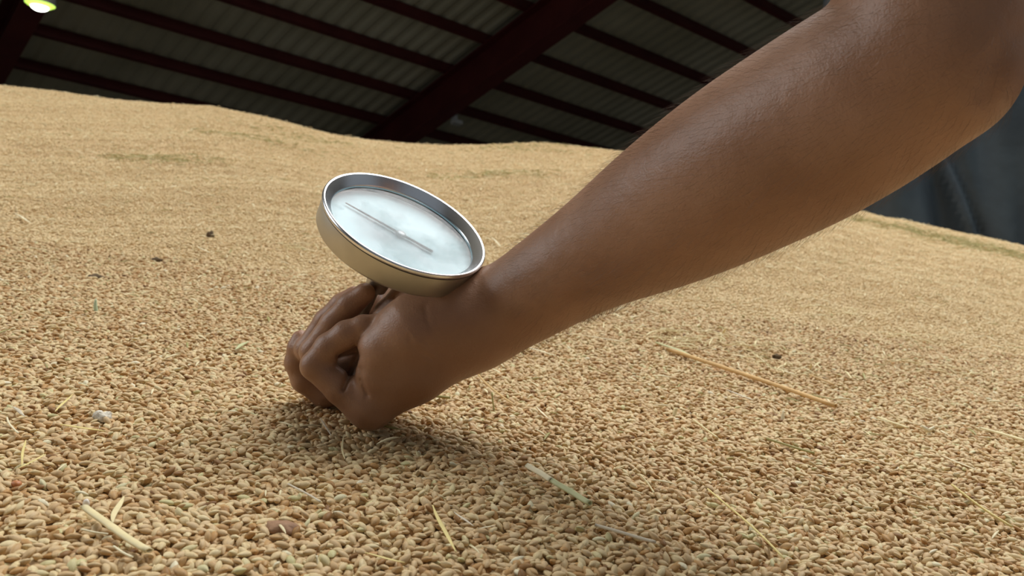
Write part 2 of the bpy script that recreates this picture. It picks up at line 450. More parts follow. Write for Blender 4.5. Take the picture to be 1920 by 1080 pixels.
# ------------------------------------------------------------------ thermometer
DC = at(762, 417, .545); ND = np.array([.434, .774, .46]); ND /= np.linalg.norm(ND)
RD = .0522
MJ = np.array([math.cos(math.radians(29.3)), -math.sin(math.radians(29.3)), 0]); MJ -= MJ.dot(ND) * ND; MJ /= np.linalg.norm(MJ)
MN = np.cross(ND, MJ)
th = tag(empty('dial_thermometer', W(DC - ND * .15)), 'round steel dial thermometer on a stem, held in the fist and pushed into the grain', 'thermometer')
v, f = lathe(DC, ND, [(.012, -.0185), (RD * .90, -.0180), (RD * .955, -.0172), (RD * .975, -.0155), (RD * .985, -.004), (RD * .985, -.002)], 96, cap0=True)
mesh_obj('case', v, f, M_case, th, True)
v, f = lathe(DC, ND, [(RD * .975, -.0026), (RD * .999, -.0022), (RD * 1.004, -.0010), (RD * 1.0, .0002), (RD * .985, .0008), (RD * .965, .0002), (RD * .885, -.0042), (RD * .875, -.0046), (RD * .875, -.0062)], 96)
mesh_obj('bezel', v, f, M_chrome, th, True)
v, f = lathe(DC, ND, [(RD * .972, -.0032), (RD * .990, -.0030), (RD * .990, -.0026), (RD * .97, -.0026)], 96)
mesh_obj('gasket', v, f, M_dark, th, True)
v, f = lathe(DC, ND, [(0, -.0100), (RD * .9, -.0100), (RD * .9, -.0106), (0, -.0106)], 96)
mesh_obj('dial_plate', v, f, M_plate, th)
v, f = lathe(DC, ND, [(0, -.0050), (RD * .88, -.0050), (RD * .88, -.0058), (0, -.0058)], 96)
mesh_obj('glass_cover', v, f, M_glass, th)
# pointer: thin blade to one side, broader tail to the other
def dpl(x, y, h): return DC + MJ * x + MN * y + ND * h
nd = -1.0
v = [dpl(-.0385, .0007, -.0085), dpl(-.0385, -.0002, -.0085), dpl(0, -.0012, -.0085), dpl(0, .0012, -.0085), dpl(.022, .0013, -.0085), dpl(.022, -.0013, -.0085)]
v2 = [p - ND * .0004 for p in v]
f = [(0, 1, 2, 3), (3, 2, 5, 4)]
f = f + [tuple(i + 6 for i in q[::-1]) for q in f] + [(0, 3, 9, 6), (3, 4, 10, 9), (4, 5, 11, 10), (5, 2, 8, 11), (2, 1, 7, 8), (1, 0, 6, 7)]
ndl = mesh_obj('pointer', v + v2, f, M_needle, th)
v, f = lathe(dpl(0, 0, -.009), ND, [(0, .0016), (.0022, .0015), (.0032, .0008), (.0034, 0)], 24)
mesh_obj('pointer_hub', v, f, M_hub, ndl, True)
v, f = lathe(DC, ND, [(.0032, -.165), (.0032, -.044), (.0036, -.053), (.0068, -.051), (.0082, -.040), (.0082, -.026), (.0095, -.024), (.0095, -.0180)], 24)
mesh_obj('stem', v, f, M_case, th, True)
v, f = lathe(DC, ND, [(.0004, -.30), (.0030, -.285), (.0030, -.16)], 16)
mesh_obj('probe', v, f, M_case, th, True)

# ------------------------------------------------------------------ the arm and hand: one signed distance field, meshed as one skin
def seg(P, a, b, r1, r2):
    a = np.asarray(a, np.float32); b = np.asarray(b, np.float32); ba = b - a
    t = np.clip(((P - a) @ ba) / max(ba.dot(ba), 1e-12), 0, 1)
    return np.linalg.norm(P - a - t[:, None] * ba, axis=1) - (r1 + (r2 - r1) * t)
def smin(a, b, k):
    h = np.maximum(k - np.abs(a - b), 0) / k
    return np.minimum(a, b) - h * h * k * .25
def chain(P, pts, k):
    d = None
    for (a, b) in zip(pts[:-1], pts[1:]):
        e = seg(P, at(*a[:3]), at(*b[:3]), a[3], b[3])
        d = e if d is None else smin(d, e, k)
    return d
ARM = [(868, 612, .560, .0245), (930, 590, .556, .0262), (1096, 488, .525, .0312), (1250, 399, .485, .0395), (1395, 314, .452, .0435),
       (1547, 226, .425, .0440), (1680, 134, .402, .0405), (1745, 60, .390, .0375), (1742, -200, .402, .0445), (1760, -600, .45, .053), (1800, -950, .52, .060)]
ELB = [(1640, 230, .405, .020), (1778, 140, .385, .0235)]
META = {  # metacarpals: wrist end, knuckle end
    'pinky': [(862, 622, .552, .022), (775, 690, .548, .0205), (697, 757, .548, .0145)],
    'ring': [(862, 600, .565, .022), (780, 670, .566, .020), (688, 745, .568, .0145)],
    'middle': [(860, 590, .580, .020), (770, 660, .586, .018), (680, 730, .588, .014)],
    'index': [(858, 580, .590, .018), (765, 645, .602, .017), (672, 718, .606, .0135)]}
HEEL = [(846, 600, .548, .0235), (772, 628, .543, .0230), (722, 658, .541, .0155), (706, 700, .541, .0125)]
HOLL = [(705, 690, .566, .012), (652, 664, .569, .0125), (628, 690, .573, .011)]
HEEL2 = [(850, 575, .566, .020), (790, 575, .575, .019), (745, 600, .580, .017)]
THEN = [(845, 560, .575, .018), (800, 556, .590, .017), (745, 556, .604, .0135)]
FING = {
    'pinky': [(692, 764, .548, .0128), (640, 728, .546, .0098), (590, 686, .545, .0085), (617, 652, .545, .0087), (650, 627, .543, .0083), (682, 611, .542, .0066), (704, 601, .542, .0044)],
    'ring': [(684, 745, .568, .0118), (625, 700, .566, .0092), (588, 660, .566, .0086), (625, 606, .563, .0078), (655, 573, .560, .0076), (684, 550, .558, .0066)],
    'middle': [(676, 735, .588, .0116), (620, 700, .588, .0092), (578, 655, .588, .0086), (612, 602, .586, .0078), (641, 572, .582, .0074), (664, 555, .580, .0064)],
    'index': [(668, 722, .606, .0112), (610, 740, .603, .0090), (570, 712, .600, .0084), (557, 680, .598, .0080), (560, 652, .596, .0072), (564, 636, .596, .0062)]}
THUMB = [(745, 556, .604, .0125), (712, 575, .604, .0105), (680, 598, .598, .0100), (655, 625, .592, .0085)]
CREASES = [([(796, 574), (800, 598), (808, 622)], .0008, 3.0), ([(766, 628), (775, 648), (790, 663), (812, 674)], .0008, 3.0),
           ([(672, 668), (660, 690), (643, 730)], .0030, 4.5), ([(676, 690), (677, 712), (690, 742)], .0013, 3.5),
           ([(636, 668), (650, 664), (668, 660)], .0030, 5.0), ([(800, 640), (812, 655), (826, 664)], .0007, 3.0),
           ([(1909, 60), (1872, 110), (1846, 175)], .0022, 18.0), ([(690, 585), (716, 575), (740, 560)], .0010, 4)]
def smooth_chain(c, m=5):
    c = np.array(c, float); q = np.vstack([2 * c[0] - c[1], c, 2 * c[-1] - c[-2]]); o = []
    for i in range(1, len(q) - 2):
        for k in range(m):
            t = k / m; p0, p1, p2, p3 = q[i - 1], q[i], q[i + 1], q[i + 2]
            o.append(.5 * (2 * p1 + (p2 - p0) * t + (2 * p0 - 5 * p1 + 4 * p2 - p3) * t * t + (3 * p1 - p0 - 3 * p2 + p3) * t ** 3))
    o.append(c[-1]); return [tuple(x) for x in o]
ARM = smooth_chain(ARM)
def field(P):
    P = P.astype(np.float32)
    arm = smin(chain(P, ARM, .0025), chain(P, ELB, .01), .018)
    palm = chain(P, META['pinky'], .008)
    for k in ('ring', 'middle', 'index'): palm = smin(palm, chain(P, META[k], .008), .010)
    palm = smin(palm, chain(P, HEEL, .006), .007)
    palm = smin(palm, chain(P, HEEL2, .008), .010)
    palm = smin(palm, chain(P, THEN, .008), .010)
    palm = smin(palm, chain(P, HOLL, .004), .004)
    body = smin(arm, palm, .022)
    px = 960 + P[:, 0] / -P[:, 2] * F; py = 540 - P[:, 1] / -P[:, 2] * F
    fs = None
    for k, c in FING.items():
        body = smin(body, seg(P, at(*c[0][:3]), at(*c[1][:3]), c[0][3], c[1][3]), .006)
        d = chain(P, c, .0025)
        fs = d if fs is None else smin(fs, d, .0010)
    d = chain(P, THUMB, .004); fs = smin(fs, d, .0015)
    body = smin(body, fs, .0014)
    for line, amp, wd in CREASES:
        dd = None
        for (x0, y0), (x1, y1) in zip(line[:-1], line[1:]):
            bx, by = x1 - x0, y1 - y0
            t = np.clip(((px - x0) * bx + (py - y0) * by) / (bx * bx + by * by), 0, 1)
            e = np.hypot(px - x0 - t * bx, py - y0 - t * by)
            dd = e if dd is None else np.minimum(dd, e)
        body = body + amp * np.exp(-(dd / wd) ** 2) * (-P[:, 2] < (.585 if line[0][0] < 1000 else .5))
    return body
def axis_pts(lo, f0, f1, hi, fine, coarse):
    return np.concatenate([np.arange(lo, f0, coarse), np.arange(f0, f1, fine), np.arange(f1, hi, coarse)])
gx = axis_pts(-.160, -.150, -.020, .36, .00115, .0030)
gy = axis_pts(-.110, -.100, .012, .56, .00115, .0030)
gz = axis_pts(-.66, -.635, -.515, -.30, .00115, .0030)
def evaluate(gx, gy, gz, step=6):
    nx, ny, nz = len(gx), len(gy), len(gz)
    G = np.empty((nx, ny, nz), np.float32)
    for i0 in range(0, nx, step):
        i1 = min(i0 + step, nx)
        cx = (gx[i0] + gx[i1 - 1]) / 2
        js = np.arange(0, ny, step); ks = np.arange(0, nz, step)
        cy = np.array([(gy[j] + gy[min(j + step, ny) - 1]) / 2 for j in js]); cz = np.array([(gz[k] + gz[min(k + step, nz) - 1]) / 2 for k in ks])
        YY, ZZ = np.meshgrid(cy, cz, indexing='ij')
        pc = np.stack([np.full(YY.size, cx), YY.ravel(), ZZ.ravel()], 1)
        dc = field(pc).reshape(YY.shape)
        blk = np.repeat(np.repeat(dc, step, 0), step, 1)[:ny, :nz]
        G[i0:i1] = blk[None]
        act = np.abs(dc) < .0165
        m2 = np.repeat(np.repeat(act, step, 0), step, 1)[:ny, :nz]
        jj, kk = np.nonzero(m2)
        if len(jj):
            for i in range(i0, i1):
                pts = np.stack([np.full(len(jj), gx[i]), gy[jj], gz[kk]], 1)
                G[i][jj, kk] = field(pts)
    return G
def surface_nets(G, gx, gy, gz):
    S = G < 0
    nx, ny, nz = G.shape
    cnt = np.zeros((nx - 1, ny - 1, nz - 1), np.uint8)
    for a in (0, 1):
        for b_ in (0, 1):
            for c in (0, 1):
                cnt += S[a:nx - 1 + a, b_:ny - 1 + b_, c:nz - 1 + c]
    act = (cnt > 0) & (cnt < 8); I, J, K = np.nonzero(act)
    idx = -np.ones(act.shape, np.int64); idx[I, J, K] = np.arange(len(I))
    acc = np.zeros((len(I), 3)); num = np.zeros(len(I))
    cor = [(a, b_, c) for a in (0, 1) for b_ in (0, 1) for c in (0, 1)]
    for p in cor:
        for ax_ in range(3):
            if p[ax_]: continue
            q = list(p); q[ax_] = 1
            g0 = G[I + p[0], J + p[1], K + p[2]]; g1 = G[I + q[0], J + q[1], K + q[2]]
            m = (g0 < 0) != (g1 < 0); t = np.where(m, g0 / np.where(m, g0 - g1, 1), 0)
            A0 = np.stack([gx[I + p[0]], gy[J + p[1]], gz[K + p[2]]], 1); A1 = np.stack([gx[I + q[0]], gy[J + q[1]], gz[K + q[2]]], 1)
            acc += np.where(m[:, None], A0 + (A1 - A0) * t[:, None], 0); num += m
    V = acc / num[:, None]; Fq = []
    for ax_ in range(3):
        sh = [slice(None)] * 3; s2 = [slice(None)] * 3; sh[ax_] = slice(0, -1); s2[ax_] = slice(1, None)
        ch = S[tuple(sh)] != S[tuple(s2)]; i, j, k = np.nonzero(ch); ijk = [i, j, k]
        o1, o2 = [(1, 2), (2, 0), (0, 1)][ax_]
        ok = (ijk[o1] > 0) & (ijk[o2] > 0) & (ijk[o1] < G.shape[o1] - 1) & (ijk[o2] < G.shape[o2] - 1)
        ijk = [q[ok] for q in ijk]
        def c(d1, d2):
            q = [x.copy() for x in ijk]; q[o1] = q[o1] - d1; q[o2] = q[o2] - d2
            return idx[q[0], q[1], q[2]]
        quad = np.stack([c(1, 1), c(0, 1), c(0, 0), c(1, 0)], 1)
        ins = S[ijk[0], ijk[1], ijk[2]]
        quad = np.where(ins[:, None], quad, quad[:, ::-1]); Fq.append(quad)
    return V, np.concatenate(Fq)
G = evaluate(gx, gy, gz); SV, SF = surface_nets(G, gx, gy, gz)
# two light smoothing passes
for it in range(2):
    acc = np.zeros_like(SV); num = np.zeros(len(SV))
    for a, b_ in ((0, 1), (1, 2), (2, 3), (3, 0)):
        np.add.at(acc, SF[:, a], SV[SF[:, b_]]); np.add.at(acc, SF[:, b_], SV[SF[:, a]])
        np.add.at(num, SF[:, a], 1); np.add.at(num, SF[:, b_], 1)
    SV = SV * .5 + acc / np.maximum(num, 1)[:, None] * .5
me = bpy.data.meshes.new('person')
WV = W(SV)
me.vertices.add(len(WV)); me.vertices.foreach_set('co', WV.astype(np.float32).ravel())
me.loops.add(SF.size); me.loops.foreach_set('vertex_index', SF.astype(np.int32).ravel())
me.polygons.add(len(SF)); me.polygons.foreach_set('loop_start', (np.arange(len(SF)) * 4).astype(np.int32))
me.polygons.foreach_set('loop_total', np.full(len(SF), 4, np.int32))
me.update(); me.validate(); me.shade_smooth(); me.materials.append(M_skin)
person = bpy.data.objects.new('person', me); C.objects.link(person)
tag(person, 'person reaching a bare arm down from the upper right, fist closed on the thermometer stem', 'person')
print('skin', len(SV), len(SF))
# fine arm hair
nrm = np.zeros((len(SV) * 3), np.float32); me.vertices.foreach_get('normal', nrm); nrm = nrm.reshape(-1, 3)
pxs = 960 + SV[:, 0] / -SV[:, 2] * F; pys = 540 - SV[:, 1] / -SV[:, 2] * F
cand = np.nonzero((pxs > 960) & (pys > -260) & (pxs < 1900))[0]
wts = np.where(pxs[cand] < 1100, .35, 1.0) ; sel = rng.choice(cand, 8500, replace=False, p=wts / wts.sum())
along = WD(at(900, 600, .556) - at(1690, 132, .402)); along /= np.linalg.norm(along)
V = []; Fc = []
for i in sel:
    n_ = nrm[i].astype(float); tdir = along - along.dot(n_) * n_; tdir /= np.linalg.norm(tdir)
    side = np.cross(n_, tdir); ln = random.uniform(.005, .011); jit = random.uniform(-.5, .5)
    tdir = tdir + side * jit; tdir /= np.linalg.norm(tdir); p0 = WV[i]; b0 = len(V)
    for k, t in enumerate((0, .35, .7, 1)):
        c = p0 + n_ * ln * (.62 * t - .22 * t * t) + tdir * ln * (.45 * t + .45 * t * t); rad = .000045 * (1 - t * .8)
        for q in range(3):
            a = q * 2.094; V.append(c + (n_ * math.cos(a) + side * math.sin(a)) * rad)
        if k:
            for q in range(3):
                a0 = b0 + (k - 1) * 3; Fc.append((a0 + q, a0 + (q + 1) % 3, a0 + 3 + (q + 1) % 3, a0 + 3 + q))
hair = mesh_obj('arm_hair', V, Fc, M_hair, person, world=True)
hair['kind'] = 'stuff'; hair['label'] = 'fine dark hair along the forearm'
# short sleeve above the frame
ax = at(1800, -950, .52) - at(1745, -330, .415); L = np.linalg.norm(ax); c0 = at(1745, -330, .415)
v, f = lathe(c0, ax, [(.056, .012), (.060, 0), (.064, .002), (.067, .03), (.071, L * .5), (.078, L), (.074, L + .05), (.05, L + .075), (0, L + .08)], 40)
mesh_obj('shirt_sleeve', v, f, M_shirt, person, True)

# ------------------------------------------------------------------ tarpaulin
DT = 5.3
V = []; Fc = []; nx_, ny_ = 110, 60
cx0 = at(1760, 430, DT)
hx = xw.copy(); hx_c = np.array([1., 0, 0]) - UP * UP[0]; hx_c /= np.linalg.norm(hx_c); back = np.cross(UP, hx_c)
if back[2] > 0: back = -back
for j in range(ny_ + 1):
    for i in range(nx_ + 1):
        x = -.75 + i / nx_ * 2.7; z = -.38 + j / ny_ * 2.2
        xs = x + (z - .1) * .22
        d = .07 * math.sin(xs * 7.5 + .6) + .035 * math.sin(xs * 15 + z * 1.2 + 1) + .02 * math.sin(x * 27 + z * 4)
        g1 = (x - (.20 - z * .42)); d -= .055 * math.exp(-(g1 / .035) ** 2) - .05 * math.exp(-((g1 - .07) / .03) ** 2)
        V.append(cx0 + hx_c * x + UP * z + back * d)
for j in range(ny_):
    for i in range(nx_):
        a0 = j * (nx_ + 1) + i; Fc.append((a0, a0 + 1, a0 + nx_ + 2, a0 + nx_ + 1))
tp = mesh_obj('tarpaulin', V, Fc, M_tarp, smooth=True)
sm = tp.modifiers.new('thick', 'SOLIDIFY'); sm.thickness = .006
tag(tp, 'dark slate blue tarpaulin with long creases hanging behind the heap at the right', 'tarpaulin')

# ------------------------------------------------------------------ straws, husks and clods picked out on the heap
def smat(name, c, r=.5):
    return noise_mat(name, tuple(x * .86 for x in c), c, 120, r, 0, .4)
SM = {'cream': smat('straw_cream', (.86, .74, .42)), 'yellow': smat('straw_yellow', (.82, .68, .28)), 'white': smat('straw_white', (.90, .81, .55)),
      'green': smat('straw_green', (.60, .62, .34)), 'tan': smat('straw_tan', (.66, .45, .20)), 'olive': smat('straw_olive', (.40, .36, .13)),
      'grey': smat('straw_grey', (.70, .62, .47)), 'brown': smat('straw_brown', (.30, .19, .09)), 'orange': smat('straw_orange', (.70, .44, .17)),
      'palegreen': smat('sprout_green', (.55, .66, .42))}
def straw(p0, p1, wpx, col, kind='stem', lift=(0, 0), bow=0.):
    a, b_ = hit(*p0), hit(*p1); a3 = surf(*a); b3 = surf(*b_)
    Dm = -(a3[2] + b3[2]) / 2; wd = max(wpx * Dm / F, .0010)
    n = 14; nr = 8; V = []; Fc = []
    per = N
    dirv = b3 - a3; ln = np.linalg.norm(dirv); dirn = dirv / max(ln, 1e-6); side = np.cross(dirn, per); side /= np.linalg.norm(side)
    ph = random.uniform(0, 6)
    for i in range(n + 1):
        t = i / n; uu = a[0] + (b_[0] - a[0]) * t; vv = a[1] + (b_[1] - a[1]) * t
        base = max(height(uu, vv), (height(a[0], a[1]) * (1 - t) + height(b_[0], b_[1]) * t)) + .0060
        c = uu * A + vv * B + N * (base + wd * .35 + lift[0] * (1 - t) + lift[1] * t)
        c = c + side * (math.sin(t * math.pi) * bow * ln + math.sin(t * 7 + ph) * wd * .10)
        if kind == 'stem': w_, h_ = wd / 2, wd * (.42 if wpx < 13 else .24)
        elif kind == 'blade': q = max(math.sin(math.pi * min(max(t, .04), .97)) ** .6, .12); w_, h_ = wd / 2 * q, wd * .12
        else: q = max(math.sin(math.pi * min(max(t, .03), .97)) ** .8, .1); w_, h_ = wd / 2 * q, wd * .30 * q
        if kind == 'stem' and abs(t - .52) < .03 and wpx > 9: w_ *= 1.12; h_ *= 1.12
        for k in range(nr):
            an = 2 * math.pi * k / nr; fl = 1 + (.10 * math.cos(3 * an + ph) if kind == 'stem' else 0)
            zz = h_ * math.sin(an) * fl
            if kind == 'blade': zz -= wd * .10 * (1 - abs(math.cos(an)))
            V.append(c + side * w_ * math.cos(an) * fl + per * zz)
    for i in range(n):
        for k in range(nr):
            a0 = i * nr; Fc.append((a0 + k, a0 + (k + 1) % nr, a0 + nr + (k + 1) % nr, a0 + nr + k))
    if kind == 'stem' and wpx >= 6:             # hollow cut ends
        for e0, sgn in ((0, -1), (n * nr, 1)):
            cen = sum(V[e0:e0 + nr]) / nr; m0 = len(V)
            for k in range(nr): V.append(cen + (V[e0 + k] - cen) * .6)
            for k in range(nr): V.append(cen + (V[e0 + k] - cen) * .6 - dirn * sgn * wd * .8)
            for k in range(nr):
                k2 = (k + 1) % nr
                Fc.append((e0 + k, e0 + k2, m0 + k2, m0 + k)); Fc.append((m0 + k, m0 + k2, m0 + nr + k2, m0 + nr + k))
            Fc.append(tuple(m0 + nr + k for k in range(nr)))
    else:
        Fc.append(tuple(range(nr))[::-1]); Fc.append(tuple(n * nr + k for k in range(nr)))
    return V, Fc, SM[col]
G1 = 'bits of straw lying on the grain heap'
STRAW = [
 ((158, 981), (278, 1069), 18, 'cream', 'stem', 'thick cream split straw lying at the bottom left corner of the heap'),
 ((209, 1012), (231, 960), 12, 'cream', 'blade', 'short flat cream straw sticking up across the thick straw at the bottom left'),
 ((151, 1022), (200, 1031), 3, 'white', 'stem', 'thin white fibre just left of the thick bottom-left straw'),
 ((211, 1055), (246, 1076), 4, 'white', 'stem', 'thin white fibre under the lower end of the thick bottom-left straw'),
 ((102, 793), (135, 760), 5, 'yellow', 'blade', 'yellow straw sliver standing steeply above the grey fluff at the left'),
 ((21, 784), (46, 804), 8, 'grey', 'husk', 'pale grey open husk by the left edge of the picture'),
 ((12, 805), (33, 835), 3, 'white', 'stem', 'thin pinkish white fibre below the grey husk at the left edge'),
 ((47, 848), (39, 900), 5, 'yellow', 'blade', 'upright yellow sliver near the left edge, left of the bottom straw'),
 ((105, 846), (114, 862), 5, 'yellow', 'blade', 'tiny yellow chip at the left below the twisted blade'),
 ((158, 890), (230, 902), 5, 'cream', 'blade', 'pale straight sliver above the thick bottom-left straw'),
 ((112, 818), (197, 831), 8, 'yellow', 'blade', 'twisted yellowish leaf blade lying below the grey fluff'),
 ((32, 904), (84, 876), 5, 'yellow', 'blade', 'yellow sliver slanting up to the right at the lower left edge'),
 ((572, 742), (597, 776), 5, 'white', 'blade', 'white straw sliver touching the ground just below the curled fingers'),
 ((598, 802), (619, 838), 4, 'grey', 'blade', 'grey straw fibre in front of the fist'),
 ((538, 932), (598, 966), 4, 'grey', 'stem', 'thin grey stalk lying in the grain below the fist'),
 ((595, 1041), (602, 1073), 3, 'white', 'stem', 'thin pale fibre upright at the bottom edge left of centre'),
 ((987, 897), (1032, 925), 12, 'white', 'stem', 'cream upper half of the broken straw in the lower centre'),
 ((1034, 925), (1104, 969), 12, 'green', 'stem', 'pale green lower half of the broken straw in the lower centre'),
 ((1050, 957), (1048, 981), 4, 'cream', 'stem', 'tiny cream chip below the green half of the broken straw'),
 ((809, 974), (853, 1064), 9, 'yellow', 'blade', 'long pointed yellow leaf blade at the bottom centre'),
 ((893, 1018), (927, 1010), 4, 'white', 'blade', 'short bright white sliver right of the pointed yellow blade'),
 ((849, 985), (886, 1013), 6, 'grey', 'blade', 'greyish tan sliver touching the pointed yellow blade'),
 ((1113, 1010), (1226, 1043), 7, 'grey', 'stem', 'pale grey straw lying flat at the bottom right of centre'),
 ((1198, 911), (1224, 946), 3, 'cream', 'stem', 'fine cream fibre right of the broken straw'),
 ((1270, 765), (1268, 787), 8, 'cream', 'stem', 'stubby cream straw piece standing upright under the forearm'),
 ((893, 714), (964, 777), 4, 'tan', 'stem', 'thin tan stalk lying in the shade right of the wrist'),
 ((1004, 779), (1030, 804), 4, 'white', 'blade', 'small pale sliver in the shade under the forearm'),
 ((923, 735), (930, 777), 3, 'olive', 'stem', 'dark fibre crossing the thin tan stalk by the wrist'),
 ((788, 756), (842, 763), 6, 'olive', 'stem', 'dull olive stalk at the base of the hand'),
 ((703, 816), (751, 827), 9, 'olive', 'husk', 'greenish brown leaf bit lying under the knuckle'),
 ((643, 838), (645, 884), 4, 'cream', 'blade', 'pale upright fibre below the fist'),
 ((682, 1066), (756, 1084), 7, 'yellow', 'blade', 'yellow blade cut by the bottom edge of the picture'),
 ((1250, 668), (1565, 778), 9, 'orange', 'stem', 'longest straw, orange tan, slanting across the right middle of the heap'),
 ((1228, 655), (1300, 684), 9, 'green', 'blade', 'pale leaf sheath lying along the upper end of the longest straw'),
 ((1489, 749), (1564, 763), 6, 'olive', 'blade', 'greenish blade beside the lower end of the longest straw'),
 ((1438, 700), (1489, 715), 6, 'white', 'blade', 'white chip above the middle of the longest straw'),
 ((1518, 716), (1562, 734), 4, 'tan', 'stem', 'thin tan stalk right of the white chip above the longest straw'),
 ((1471, 769), (1472, 796), 7, 'white', 'husk', 'whitish husk standing below the longest straw'),
 ((1644, 798), (1700, 818), 5, 'cream', 'stem', 'cream straw right of the lower end of the longest straw'),
 ((1760, 822), (1779, 832), 4, 'white', 'blade', 'small white chip between two pale straws at the right'),
 ((1762, 871), (1833, 902), 5, 'white', 'blade', 'bright white straw sliver at the lower right'),
 ((1836, 818), (1922, 843), 6, 'cream', 'stem', 'pale straw running out of the right edge'),
 ((1704, 751), (1751, 765), 5, 'cream', 'blade', 'pale flat sliver high on the right slope'),
 ((1436, 840), (1524, 868), 5, 'olive', 'stem', 'olive stalk lying level in the right middle'),
 ((1458, 841), (1507, 843), 8, 'tan', 'husk', 'tan husk lying against the olive stalk'),
 ((1298, 804), (1342, 838), 4, 'cream', 'stem', 'cream fibre below the longest straw, right of the upright stub'),
 ((1682, 940), (1729, 958), 4, 'cream', 'stem', 'fine cream stalk near the lower right corner'),
 ((1324, 938), (1467, 1073), 4, 'yellow', 'stem', 'long thin yellow stalk running down to the bottom edge'),
 ((1782, 929), (1893, 1009), 5, 'yellow', 'stem', 'long yellow green stalk in the lower right corner'),
 ((1360, 745), (1410, 766), 6, 'grey', 'blade', 'pale grey flake below the middle of the longest straw'),
 ((1615, 822), (1631, 833), 4, 'cream', 'blade', 'tiny cream chip left of the cream straw on the right'),
 ((1831, 860), (1867, 881), 3, 'tan', 'stem', 'fine tan fibre above the bright white sliver'),
 ((28, 409), (58, 427), 5, 'white', 'blade', 'white sliver high on the left slope'),
 ((369, 471), (392, 483), 4, 'white', 'blade', 'small white chip beside the dark clod left of the dial'),
 ((56, 556), (68, 574), 4, 'cream', 'blade', 'small cream sliver at the left edge halfway up'),
 ((184, 590), (182, 560), 7, 'palegreen', 'blade', 'pale green sprout standing in the grain at the left'),
 ((439, 672), (464, 656), 8, 'green', 'husk', 'greenish husk left of the fist'),
 ((976, 660), (1040, 680), 6, 'white', 'blade', 'white curved sliver just below the forearm near the wrist'),
 ((920, 452), (938, 470), 4, 'white', 'blade', 'pale sliver between the dial rim and the forearm'),
 ((1090, 640), (1180, 655), 5, 'white', 'blade', 'pale sliver under the middle of the forearm'),
]
for q, (p0, p1, wpx, col, kind, lab) in enumerate(STRAW):
    up0 = (p1[1] - p0[1]) ; steep = abs(p1[0] - p0[0]) < 14 and abs(up0) < 45
    a_, b_ = p0, p1; lift = (0, 0)
    if steep:                                  # bits that stand up out of the grain
        lo_ = p0 if p0[1] > p1[1] else p1; hi_ = p1 if lo_ is p0 else p0
        d3 = surf(*hit(*lo_)); Dm = -d3[2]
        base = hit(*lo_); tip3 = at(hi_[0], hi_[1], Dm + .003)
        n_, nr_ = 8, 6; wd = max(wpx * Dm / F, .0010); V = []; Fc = []
        s_ = d3 - N * .002; dirn = tip3 - s_; side = np.cross(dirn, at(lo_[0], lo_[1], 1)); side /= np.linalg.norm(side); tk = np.cross(side, dirn); tk /= np.linalg.norm(tk)
        for i in range(n_ + 1):
            t = i / n_; c = s_ + dirn * t + side * wd * .5 * math.sin(t * 2.6); q_ = (1 if kind == 'stem' else max(math.sin(math.pi * (.12 + .84 * t)) ** .6, .15))
            for k in range(nr_):
                an = 2 * math.pi * k / nr_; V.append(c + side * wd / 2 * q_ * math.cos(an) + tk * wd * (.4 if kind == 'stem' else .15) * q_ * math.sin(an))
        for i in range(n_):
            for k in range(nr_):
                a0 = i * nr_; Fc.append((a0 + k, a0 + (k + 1) % nr_, a0 + nr_ + (k + 1) % nr_, a0 + nr_ + k))
        Fc.append(tuple(range(nr_))[::-1]); Fc.append(tuple(n_ * nr_ + k for k in range(nr_))); m_ = SM[col]
    else:
        V, Fc, m_ = straw(p0, p1, wpx, col, kind, bow=random.uniform(-.03, .03))
    nm = {'stem': 'straw', 'blade': 'straw_sliver', 'husk': 'husk'}[kind]
    if 'sprout' in lab: nm = 'sprout'
    tag(mesh_obj(nm, V, Fc, m_, smooth=True), lab, 'sprout' if nm == 'sprout' else ('husk' if kind == 'husk' else 'straw'), G1)
# the forked white awn
parts = []
for p0, p1 in (((1742, 824), (1741, 806)), ((1741, 808), (1727, 799)), ((1741, 808), (1752, 801))):
    a3 = surf(*hit(1742, 824)); Dm = -a3[2]
    q0, q1 = at(p0[0], p0[1], Dm), at(p1[0], p1[1], Dm)
    d_ = q1 - q0; parts.append(lathe(q0, d_, [(.0016, 0), (.0018, .3 * np.linalg.norm(d_)), (.0011, np.linalg.norm(d_))], 8, True, True))
v, f = join(parts)
tag(mesh_obj('forked_stalk', v, f, SM['white']), 'small Y-shaped white stalk fork standing at the right', 'straw', G1)

def clod(px, py, wpx, hpx, m, name, lab, cat, rough=.25, seed=1):
    c3 = surf(*hit(px, py + hpx * .4)); Dm = -c3[2]; rx, rz = wpx / 2 * Dm / F, hpx / 2 * Dm / F
    import bmesh
    bm = bmesh.new(); bmesh.ops.create_icosphere(bm, subdivisions=3, radius=1)
    rs = random.Random(seed); ph = [rs.uniform(0, 6) for _ in range(6)]
    V = []
    for vv in bm.verts:
        x, y, z = vv.co; k = 1 + rough * (math.sin(x * 4 + ph[0]) * math.sin(y * 5 + ph[1]) + .6 * math.sin(z * 8 + x * 6 + ph[2]) * math.cos(y * 9 + ph[3]))
        V.append(c3 + A * x * rx * k + B * y * rx * .8 * k + N * (z * rz * k + rz * .5 + .002))
    Fc = [tuple(v_.index for v_ in f_.verts) for f_ in bm.faces]; bm.free()
    return tag(mesh_obj(name, V, Fc, m, smooth=True), lab, cat)
M_fluff = noise_mat('grey_fluff', (.52, .48, .39), (.80, .74, .62), 400, .9, 0, .2, .0006, 900)
M_clod = noise_mat('dark_clod', (.09, .06, .035), (.16, .11, .06), 200, .9, 0, .2, .0006, 500)
M_husk = noise_mat('brown_husk', (.30, .17, .10), (.42, .25, .14), 160, .7, 0, .3, .0004, 500)
M_pebble = mat('white_grain', (.86, .80, .70), .45)[0]
